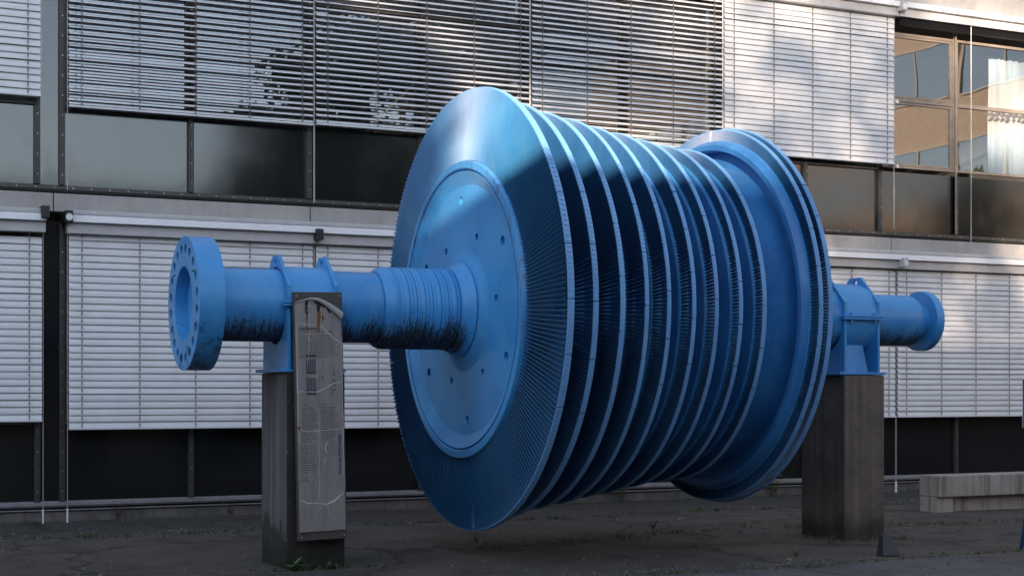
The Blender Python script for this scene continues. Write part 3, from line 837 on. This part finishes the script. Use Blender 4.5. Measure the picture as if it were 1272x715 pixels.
# curtain
m = MB(); nx = 150
for j in range(nx+1):
    u = j/nx; x = 17.80+1.5*u
    yy = 19.22+.035*math.sin(u*75+1.5*math.sin(u*9))+.02*math.sin(u*31)
    for zz in (5.12, 5.6, 6.1, 6.6, 7.0): m.v.append((x+.015*math.sin(zz*3+u*9), yy, zz))
for j in range(nx):
    for q in range(4): m.f.append((j*5+q, (j+1)*5+q, (j+1)*5+q+1, j*5+q+1)); m.sm.append(True)
cur = thing('curtain', (18.1, 19.22, 5.1), 'white pleated curtain hanging behind the right-hand upper window', 'curtain')
cl = m.build('cloth', M['curtain'], cur, normals=False)
sm_ = cl.modifiers.new('thickness', 'SOLIDIFY'); sm_.thickness = .004
m = MB(); m.tube([(17.3, 19.22, 7.02), (19.0, 19.22, 7.02)], .012, 8); m.build('curtain_rail', M['dark_metal'], cur)
m = MB()
for k in range(13): 
    x = 17.84+k*.115; m.tube([(x, 19.17, 6.06), (x, 19.165, 6.02), (x, 19.29, 5.98)], [.012, .034, .010], 8)
m.build('tassel_trim', M['curtain_trim'], cur)

# ------------------------------------------------------------------ bench, floodlight, sign post, cover
be = thing('concrete_bench', (16.0, 15.75, 0), 'long streaked concrete bench with an overhanging seat near the right edge', 'bench')
m = MB(); m.box((13.52, 15.50, .20), (19.5, 15.88, .475)); m.build('seat', M['bench'], be, bevel=.01)
for xa, xb in ((13.523, 13.80), (19.2, 19.497)):
    m = MB(); m.box((xa, 15.545, -.02), (xb, 15.875, .198)); m.build('end_support', M['bench'], be, bevel=.008)
m = MB(); m.box((13.802, 15.62, -.02), (19.198, 15.87, .197)); m.build('back_support', M['bench'], be)

fl = thing('floodlight', (9.60, 11.75, 0), 'small dark wedge-shaped floodlight on the paving at the foot of the speckled plinth', 'floodlight')
m = MB()
m.hexa([(9.49,11.66,0.008),(9.66,11.60,.008),(9.71,11.77,.008),(9.54,11.83,.008),(9.55,11.74,.205),(9.635,11.71,.195),(9.66,11.79,.195),(9.575,11.82,.205)])
m.build('housing', M['floodlight'], fl, bevel=.008)
m = MB(); m.box((9.53,11.65,0.0),(9.68,11.79,.007)); m.build('base_plate', M['dark_metal'], fl)
m = MB(); m.tube([(9.605,11.765,.19),(9.605,11.765,.207)], .018, 10); m.build('lens_knob', M['dark_metal'], fl)

sp = thing('sign_post', (11.32, 11.58, 0), 'blue post carrying a white board, cut by the right edge of the picture', 'sign post')
m = MB(); m.box((11.19, 11.58, 1.215), (12.1, 11.61, 1.69)); bd = m.build('board', M['board_white'], sp, bevel=.004)
m = MB(); m.box((11.184, 11.576, 1.205), (11.1885, 11.590, 1.70)); m.box((12.102,11.576,1.205),(12.118,11.618,1.70)); m.build('board_frame', M['post_blue'], bd)
for a, b in ((11.19, 11.42), (12.09, 11.86)):
    m = MB(); m.hexa([(a-.025,11.56,0),(a+.025,11.56,0),(a+.025,11.63,0),(a-.025,11.63,0),(b-.025,11.575,1.203),(b+.025,11.575,1.203),(b+.025,11.615,1.203),(b-.025,11.615,1.203)])
    m.build('leg', M['post_blue'], sp, bevel=.004)

m = MB()
vs = [(10.62+.33*math.cos(2*math.pi*k/40), 11.05+.33*math.sin(2*math.pi*k/40), z) for z in (.0, .008) for k in range(40)]
m.add(vs, [(k, (k+1) % 40, 40+(k+1) % 40, 40+k) for k in range(40)]+[tuple(range(40, 80))])
mc = thing('manhole_cover', (10.62, 11.05, 0), 'round brownish cover set into the paving at the lower right corner', 'manhole cover')
m.build('cover', plain('cover_concrete', (.085, .066, .056), .85), mc)
m = MB(); vs = []
for z, r_ in ((.0,.365),(.006,.36),(.006,.335),(0,.335)):
    vs += [(10.62+r_*math.cos(2*math.pi*k/40), 11.05+r_*math.sin(2*math.pi*k/40), z) for k in range(40)]
m.add(vs, [(i*40+k, i*40+(k+1) % 40, (i+1)*40+(k+1) % 40, (i+1)*40+k) for i in range(3) for k in range(40)])
m.build('frame_ring', M['kerb'], mc)

# ------------------------------------------------------------------ weeds
def blade_leaf(m, p, d, L, w, droop):
    d = Vector(d); up = Vector((0,0,1)); side = Vector((-d.y, d.x, 0)).normalized()
    pts = []
    for q in range(4):
        f = q/3
        c = Vector(p)+d*L*f*(.35+.65*f)*.6+up*L*(f-droop*f*f)
        ww = w*(1-f)**.7 if q else w*.8
        pts.append((c-side*ww/2, c+side*ww/2))
    for q in range(3):
        m.add([pts[q][0], pts[q][1], pts[q+1][1], pts[q+1][0]], [(0,1,2,3)])
def broad_leaf(m, p, az, L, w, lift):
    d = Vector((math.cos(az), math.sin(az), lift)).normalized(); side = Vector((-math.sin(az), math.cos(az), 0))
    out = [(0,0),(.25,.35),(.5,.5),(.75,.38),(1,0)]
    l = [Vector(p)+d*L*u-side*w*v+Vector((0,0,-.12*L*u*u)) for u, v in out]; r_ = [Vector(p)+d*L*u+side*w*v+Vector((0,0,-.12*L*u*u)) for u, v in out]
    mid = [Vector(p)+d*L*u+Vector((0,0,-.12*L*u*u-.02*L)) for u, v in out]
    for q in range(4):
        m.add([mid[q], mid[q+1], l[q+1], l[q]], [(0,1,2,3)]); m.add([mid[q], r_[q], r_[q+1], mid[q+1]], [(0,1,2,3)])
def grass_proto(seed, n, L, mat):
    r2 = random.Random(seed); m = MB()
    for k in range(n):
        a = r2.uniform(0, 2*math.pi); rr = r2.uniform(0, .05)
        blade_leaf(m, (rr*math.cos(a), rr*math.sin(a), 0), (math.cos(a), math.sin(a), 0), L*r2.uniform(.4, 1), .008*r2.uniform(.7, 1.5), r2.uniform(.1, .55))
    return m
def broad_proto(seed, n, L):
    r2 = random.Random(seed); m = MB()
    for k in range(n):
        a = r2.uniform(0, 2*math.pi); z = r2.uniform(.0, .06)
        broad_leaf(m, (r2.uniform(-.09,.09), r2.uniform(-.05,.05), z), a, L*r2.uniform(.5,1), L*.5*r2.uniform(.7,1), r2.uniform(.2,1.0))
    return m
def bushy_proto(seed, n, H):
    r2 = random.Random(seed); m = MB()
    for s in range(5):
        a = r2.uniform(0, 6.28); tip = Vector((.35*H*math.cos(a), .35*H*math.sin(a), H*r2.uniform(.7,1)))
        m.tube([(0,0,0), tip*.5, tip], [.004,.003,.002], 4, False)
        for k in range(n):
            p = tip*r2.uniform(.15,1); broad_leaf(m, p, r2.uniform(0,6.28), H*.28*r2.uniform(.5,1), H*.1, r2.uniform(-.1,.8))
    return m
def weed(proto, x, y, s, rz, label):
    o = proto if not proto.get('used') else proto.copy()
    if o is not proto: col.objects.link(o)
    proto['used'] = 1
    o.location = (x, y, 0); o.scale = (s, s, s); o.rotation_euler = (0, 0, rz)
    if 'used' in o and o is not proto: del o['used']
    return tag(o, label, 'weed', 'weeds growing from the paving')
grass = grass_proto(1, 26, .22, 'weed').build('grass_tuft', M['weed'], normals=False)
grass2 = grass_proto(2, 16, .17, 'weed').build('grass_tuft', M['weed_dry'], normals=False)
broad = broad_proto(3, 20, .13).build('broadleaf_weed', M['weed_broad'], normals=False)
bushy = bushy_proto(4, 9, .3).build('bushy_weed', M['weed'], normals=False)
bushyd = bushy_proto(5, 5, .3).build('dry_weed', M['weed_dry'], normals=False)
weed(broad, 4.10, 12.98, 1.0, 0, 'broad-leaved green weed at the foot of the plinth behind the sign')
weed(broad, 4.42, 12.98, .55, 2, 'small broad-leaved weed below the lower end of the sign')
weed(bushy, 10.75, 18.93, 1.0, 0, 'leafy green weed by the wall kerb seen below the middle of the rotor')
weed(bushy, 13.35, 18.9, 1.25, 1, 'green weed at the wall kerb right beside the speckled plinth')
weed(bushyd, 3.7, 18.95, .9, 0, 'withered weed at the wall kerb under the left end of the coupling flange')
weed(bushyd, 5.1, 18.95, .8, 2, 'withered weed at the wall kerb just left of the near plinth')
weed(grass, 4.72, 13.75, .75, 0, 'grass tuft beside the lower right corner of the sign')
weed(grass, 9.05, 15.2, .8, 2, 'grass tuft on the paving between the two plinths, under the end wheel')
weed(grass, 8.75, 12.05, .8, 1, 'grass tuft in front of and left of the speckled plinth')
weed(grass, 6.55, 14.6, .8, 4, 'grass tuft in the shade under the rotor')
weed(grass, 9.85, 12.95, .7, 5, 'grass tuft against the left face of the speckled plinth')
weed(grass2, 10.3, 12.92, .8, 3, 'dry grass tuft in front of the speckled plinth')
weed(grass2, 13.1, 14.3, .7, 1, 'dry grass tuft on the open paving before the bench')

# low growth in the joints of the paving
m = MB(); r2 = random.Random(12)
def strip(x0, x1, yf, spread, n, L):
    for k in range(n):
        x = r2.uniform(x0, x1)
        clump = .5+.5*math.sin(x*3.1+1.3*math.sin(x*1.7))
        if r2.random() > .25+.75*clump: continue
        y = yf(x)+r2.gauss(0, spread); a = r2.uniform(0, 6.28)
        for q in range(r2.randint(2, 5)):
            a2 = a+r2.uniform(-1.5,1.5)
            blade_leaf(m, (x+r2.gauss(0,.015), y+r2.gauss(0,.015), 0), (math.cos(a2), math.sin(a2), 0), L*r2.uniform(.3,1), .009, r2.uniform(.1,.8))
strip(2.2, 18, lambda x: 16.95+.12*math.sin(x*1.3), .07, 900, .10)
strip(3, 12, lambda x: 11.42+.1*math.sin(x*1.1+2), .06, 520, .065)
strip(2, 19, lambda x: 18.97, .03, 520, .08)
strip(5, 14, lambda x: 14.35+.35*math.sin(x*.8), .12, 500, .09)
strip(9.75, 10.9, lambda x: 13.02, .06, 120, .09)
strip(9.85, 10.15, lambda x: 13.4, .2, 60, .09)
strip(3.7, 5.0, lambda x: 13.03, .05, 120, .07)
strip(3, 16, lambda x: 13.2+.9*math.sin(x*1.9), .9, 260, .05)
tag(m.build('ground_cover', M['weed'], normals=False), 'thin grass and moss in the joints of the paving', 'ground cover', kind='stuff')
# grit and litter
m = MB()
for k in range(3200):
    x = r2.uniform(1.5, 19); y = r2.choice((r2.uniform(9.5, 19), r2.gauss(11.5,.2), r2.gauss(17,.25))); s = abs(r2.gauss(.005,.006))+.003
    if y > 19: continue
    q = [Vector((x+s*r2.uniform(.6,1.3)*math.cos(a), y+s*r2.uniform(.6,1.3)*math.sin(a), 0)) for a in (0,1.57,3.14,4.71)]
    m.hexa([*q, *[p+Vector((0,0,s*r2.uniform(.6,1.1))) for p in q]])
tag(m.build('grit', plain('grit_stone', (.20,.18,.165), .9, var=.6, scale=3), normals=False), 'grit and small stones scattered on the paving', 'grit', kind='stuff')
for (x, y, mt, lab) in ((9.2, 16.3, (.45,.26,.05), 'yellow fallen leaf on the paving under the end wheel'), (6.75, 12.6, (.45,.26,.05), 'yellow fallen leaf on the dark paving under the rotor'), (9.9, 16.0, (.6,.58,.55), 'white scrap lying on the paving under the rotor')):
    f = MB(); broad_leaf(f, (x, y, .012), 1.0, .07, .03, .15)
    tag(f.build('fallen_leaf' if mt[2] < .1 else 'paper_scrap', plain('litter', mt, .8), loc=(x, y, 0), normals=False), lab, 'leaf' if mt[2] < .1 else 'scrap')

# ------------------------------------------------------------------ the other side of the yard (seen in the glass)
def block(name, x0, x1, y0, y1, h, label, faces, sill=1.1, wh=1.7, storey=3.6, mod=3.0, mat='opp'):
    t = thing(name, ((x0+x1)/2, (y0+y1)/2, 0), label, 'building')
    m = MB(); m.box((x0, y0, 0), (x1, y1, h)); m.build('wall', M[mat], t)
    m = MB(); m.box((x0-.2, y0-.2, h+.002), (x1+.2, y1+.2, h+.18)); m.build('roof', M['band'], t)
    for ax in faces:
        z = sill
        while z+wh < h-.3:
            L0, L1 = (x0, x1) if ax in ('N', 'S') else (y0, y1)
            n = int((L1-L0)//mod); st = (L1-L0)/n
            for k in range(n):
                a, b = L0+k*st+.2, L0+(k+1)*st-.2
                f = MB(); p = MB(); e = .06
                def bx(mb, a, b, z0, z1, d0, d1):
                    if ax == 'N': mb.box((a, y1+d0, z0), (b, y1+d1, z1))
                    else: mb.box((x0-d1, a, z0), (x0-d0, b, z1))
                bx(f, a-e, b+e, z-e, z, .002, .07); bx(f, a-e, b+e, z+wh, z+wh+e, .002, .07); bx(f, a-e, a, z, z+wh, .002, .07); bx(f, b, b+e, z, z+wh, .002, .07)
                bx(f, (a+b)/2-.03, (a+b)/2+.03, z, z+wh, .002, .07)
                bx(p, a, (a+b)/2-.031, z, z+wh, .002, .03); bx(p, (a+b)/2+.031, b, z, z+wh, .002, .03)
                w = f.build('window', M['opp_frame'], t); p.build('pane', M['opp_glass'], w)
            z += storey
    return t
M['opp_frame'] = plain('tan_frame', (.50, .38, .28), .6)
M['opp_sunlit'] = plain('sunlit_ochre_render', (.64, .46, .32), .85, 0, .3)  # lighter ochre for the side building, sunlight put into its colour
M['opp_glass'] = plain('sky_mirror_glass', (.03, .035, .04), .05, 0, .5, bump=0)
M['opp_glass'].node_tree.nodes['Principled BSDF'].inputs['IOR'].default_value = 3.2
block('low_building', -12.59, 39.4, -20, -8, 7.32, 'low ochre building across the yard', ('N',))
block('tall_building', -60, -12.6, -22, -8, 13.8, 'tall ochre building across the yard', ('N',))
block('side_building', 40, 54, -36, 8, 19, 'ochre building closing the right side of the yard, sunlight painted into its pale walls', ('W',), 1.0, 2.1, 3.9, 4.4, 'opp_sunlit')

def tree(x, y, h, crown, n, leaf, label, seed, loose=False):
    r2 = random.Random(seed)
    t = thing('tree', (x, y, 0), label, 'tree', 'trees across the yard')
    m = MB(); th = crown[0][2]
    m.tube([(x,y,0),(x+.05,y,h*.2),(x-.05,y+.05,h*.45),(x,y,h*.8)], [.24,.19,.13,.04], 9)
    for (cx, cy, cz, cr) in crown:
        m.tube([(x, y, max(h*.18, cz-cr*1.6-1)), (x+cx*.5, y+cy*.5, cz-cr*.6), (x+cx, y+cy, cz)], [.09,.06,.02], 6)
    m.build('trunk', M['bark'], t)
    m = MB()
    per = n//len(crown)
    for (cx, cy, cz, cr) in crown:
        subs = [(Vector((r2.gauss(0,1), r2.gauss(0,1), r2.gauss(0,.8))).normalized()*cr*r2.uniform(.35,1), cr*(r2.uniform(.35,.8) if loose else r2.uniform(.18,.4))) for _ in range(16)]
        for k in range(per):
            c, sr = r2.choice(subs)
            p = Vector((x+cx, y+cy, cz))+c+Vector((r2.gauss(0,.55), r2.gauss(0,.55), r2.gauss(0,.5)))*sr
            a = Vector((r2.gauss(0,1), r2.gauss(0,1), r2.gauss(0,1))).normalized(); b = a.orthogonal().normalized(); s = leaf*r2.uniform(.5,1.2)
            m.add([p-a*s, p+b*s*.5, p+a*s, p-b*s*.5], [(0,1,2,3)])
    m.build('crown', M['leaf'], t, normals=False)
    return t
tree(16.9, -4.6, 17, [(-1.2,0,11,2.3),(1.6,.4,12,2.5),(0,0,15.5,2.6),(.3,-.5,8,2.4),(-1.6,.5,7,1.8),(2.2,0,8.6,2.0),(0,.6,5.3,2.0),(-.6,0,13.5,2.2),(2.0,0,14.6,1.8),(-2.7,0,8.2,1.7),(-2.5,0,10.6,1.6),(-2.2,.3,6.2,1.5)], 22000, .22, 'tall dense tree across the yard in front of the low building', 1)
tree(12.2, -4.6, 10.2, [(0,0,8.0,1.7),(-.6,.3,6.2,1.5),(.9,0,7.0,1.5),(.7,0,9.0,1.1),(0,0,4.6,1.4)], 6000, .18, 'smaller bushy tree across the yard beside the tall one', 2)
tree(-17.0, -45, 21.5, [(-2.5,0,15.0,1.4),(-.6,.4,15.4,1.8),(1.6,0,15.8,2.0),(3.8,-.5,15.2,2.0),(-2.9,0,18.4,1.7),(-.5,0,18.7,2.0),(-5.2,0,18.8,1.4),(-7.2,.3,19.4,1.4),(.8,0,17.2,2.0),(0,0,21.3,1.9),(3,0,21.2,1.9),(5.6,0,20.6,1.9),(6.0,0,17.2,1.9)], 7200, .24, 'unseen broad airy tree behind the low building, crown spread to thin the sunlight', 3, True)  # unseen tree, crown shaped to filter the sun on the facade
tree(37.4, -3, 9.0, [(0,0,7.4,1.3),(-1.0,.5,6.4,1.1),(.9,0,7.8,.9),(.2,0,8.6,.7),(0,0,5.2,1.4)], 4500, .18, 'round tree in front of the pale side building', 5)
tree(-22.9, -40, 19, [(-1.0,0,13,1.6),(.2,.4,14.4,1.5),(-.6,0,16.4,1.7),(-1.6,-.5,14.6,1.6)], 1700, .24, 'young tree behind the tall building', 4, True)

# ------------------------------------------------------------------ light
SUN_AZ = R(27)      # from the yard (+Y) towards +X: the way the light travels
EL = math.atan(.195*math.cos(SUN_AZ))
w = bpy.data.worlds.new('World'); scene.world = w; w.use_nodes = True
nt = w.node_tree; bg = nt.nodes['Background']
sky = nt.nodes.new('ShaderNodeTexSky'); sky.sky_type = 'NISHITA'; sky.sun_disc = False
sky.sun_elevation = EL
sky.sun_rotation = math.atan2(-math.sin(SUN_AZ), -math.cos(SUN_AZ))
sky.air_density = 1.0; sky.dust_density = .2; sky.ozone_density = 3.5
hs = nt.nodes.new('ShaderNodeHueSaturation'); hs.inputs['Saturation'].default_value = .46
nt.links.new(sky.outputs[0], hs.inputs['Color']); nt.links.new(hs.outputs[0], bg.inputs[0]); bg.inputs[1].default_value = .15
sd = bpy.data.lights.new('sun', 'SUN'); sd.energy = 4.0; sd.angle = R(.5); sd.color = (1, .80, .62)
so = bpy.data.objects.new('sun', sd); col.objects.link(so); so.location = (-20, -20, 20)
d = Vector((math.sin(SUN_AZ)*math.cos(EL), math.cos(SUN_AZ)*math.cos(EL), -math.sin(EL)))
so.rotation_euler = d.to_track_quat('-Z', 'Y').to_euler()

# ------------------------------------------------------------------ camera
cam = bpy.data.cameras.new('camera'); co = bpy.data.objects.new('camera', cam); col.objects.link(co)
co.location = (0, 0, 1.6); co.rotation_euler = (R(90), 0, -R(25.5))
cam.sensor_width = 36; cam.lens = 36*1900/1272; cam.shift_y = (483-357.5)/1272
cam.clip_end = 1000; cam.clip_start = .05
scene.camera = co
vs = scene.view_settings
vs.view_transform = 'Standard'; vs.look = 'None'; vs.gamma = 1; vs.use_curve_mapping = False
vs.exposure = 1.75
for o in list(bpy.data.objects):
    if 'used' in o: del o['used']
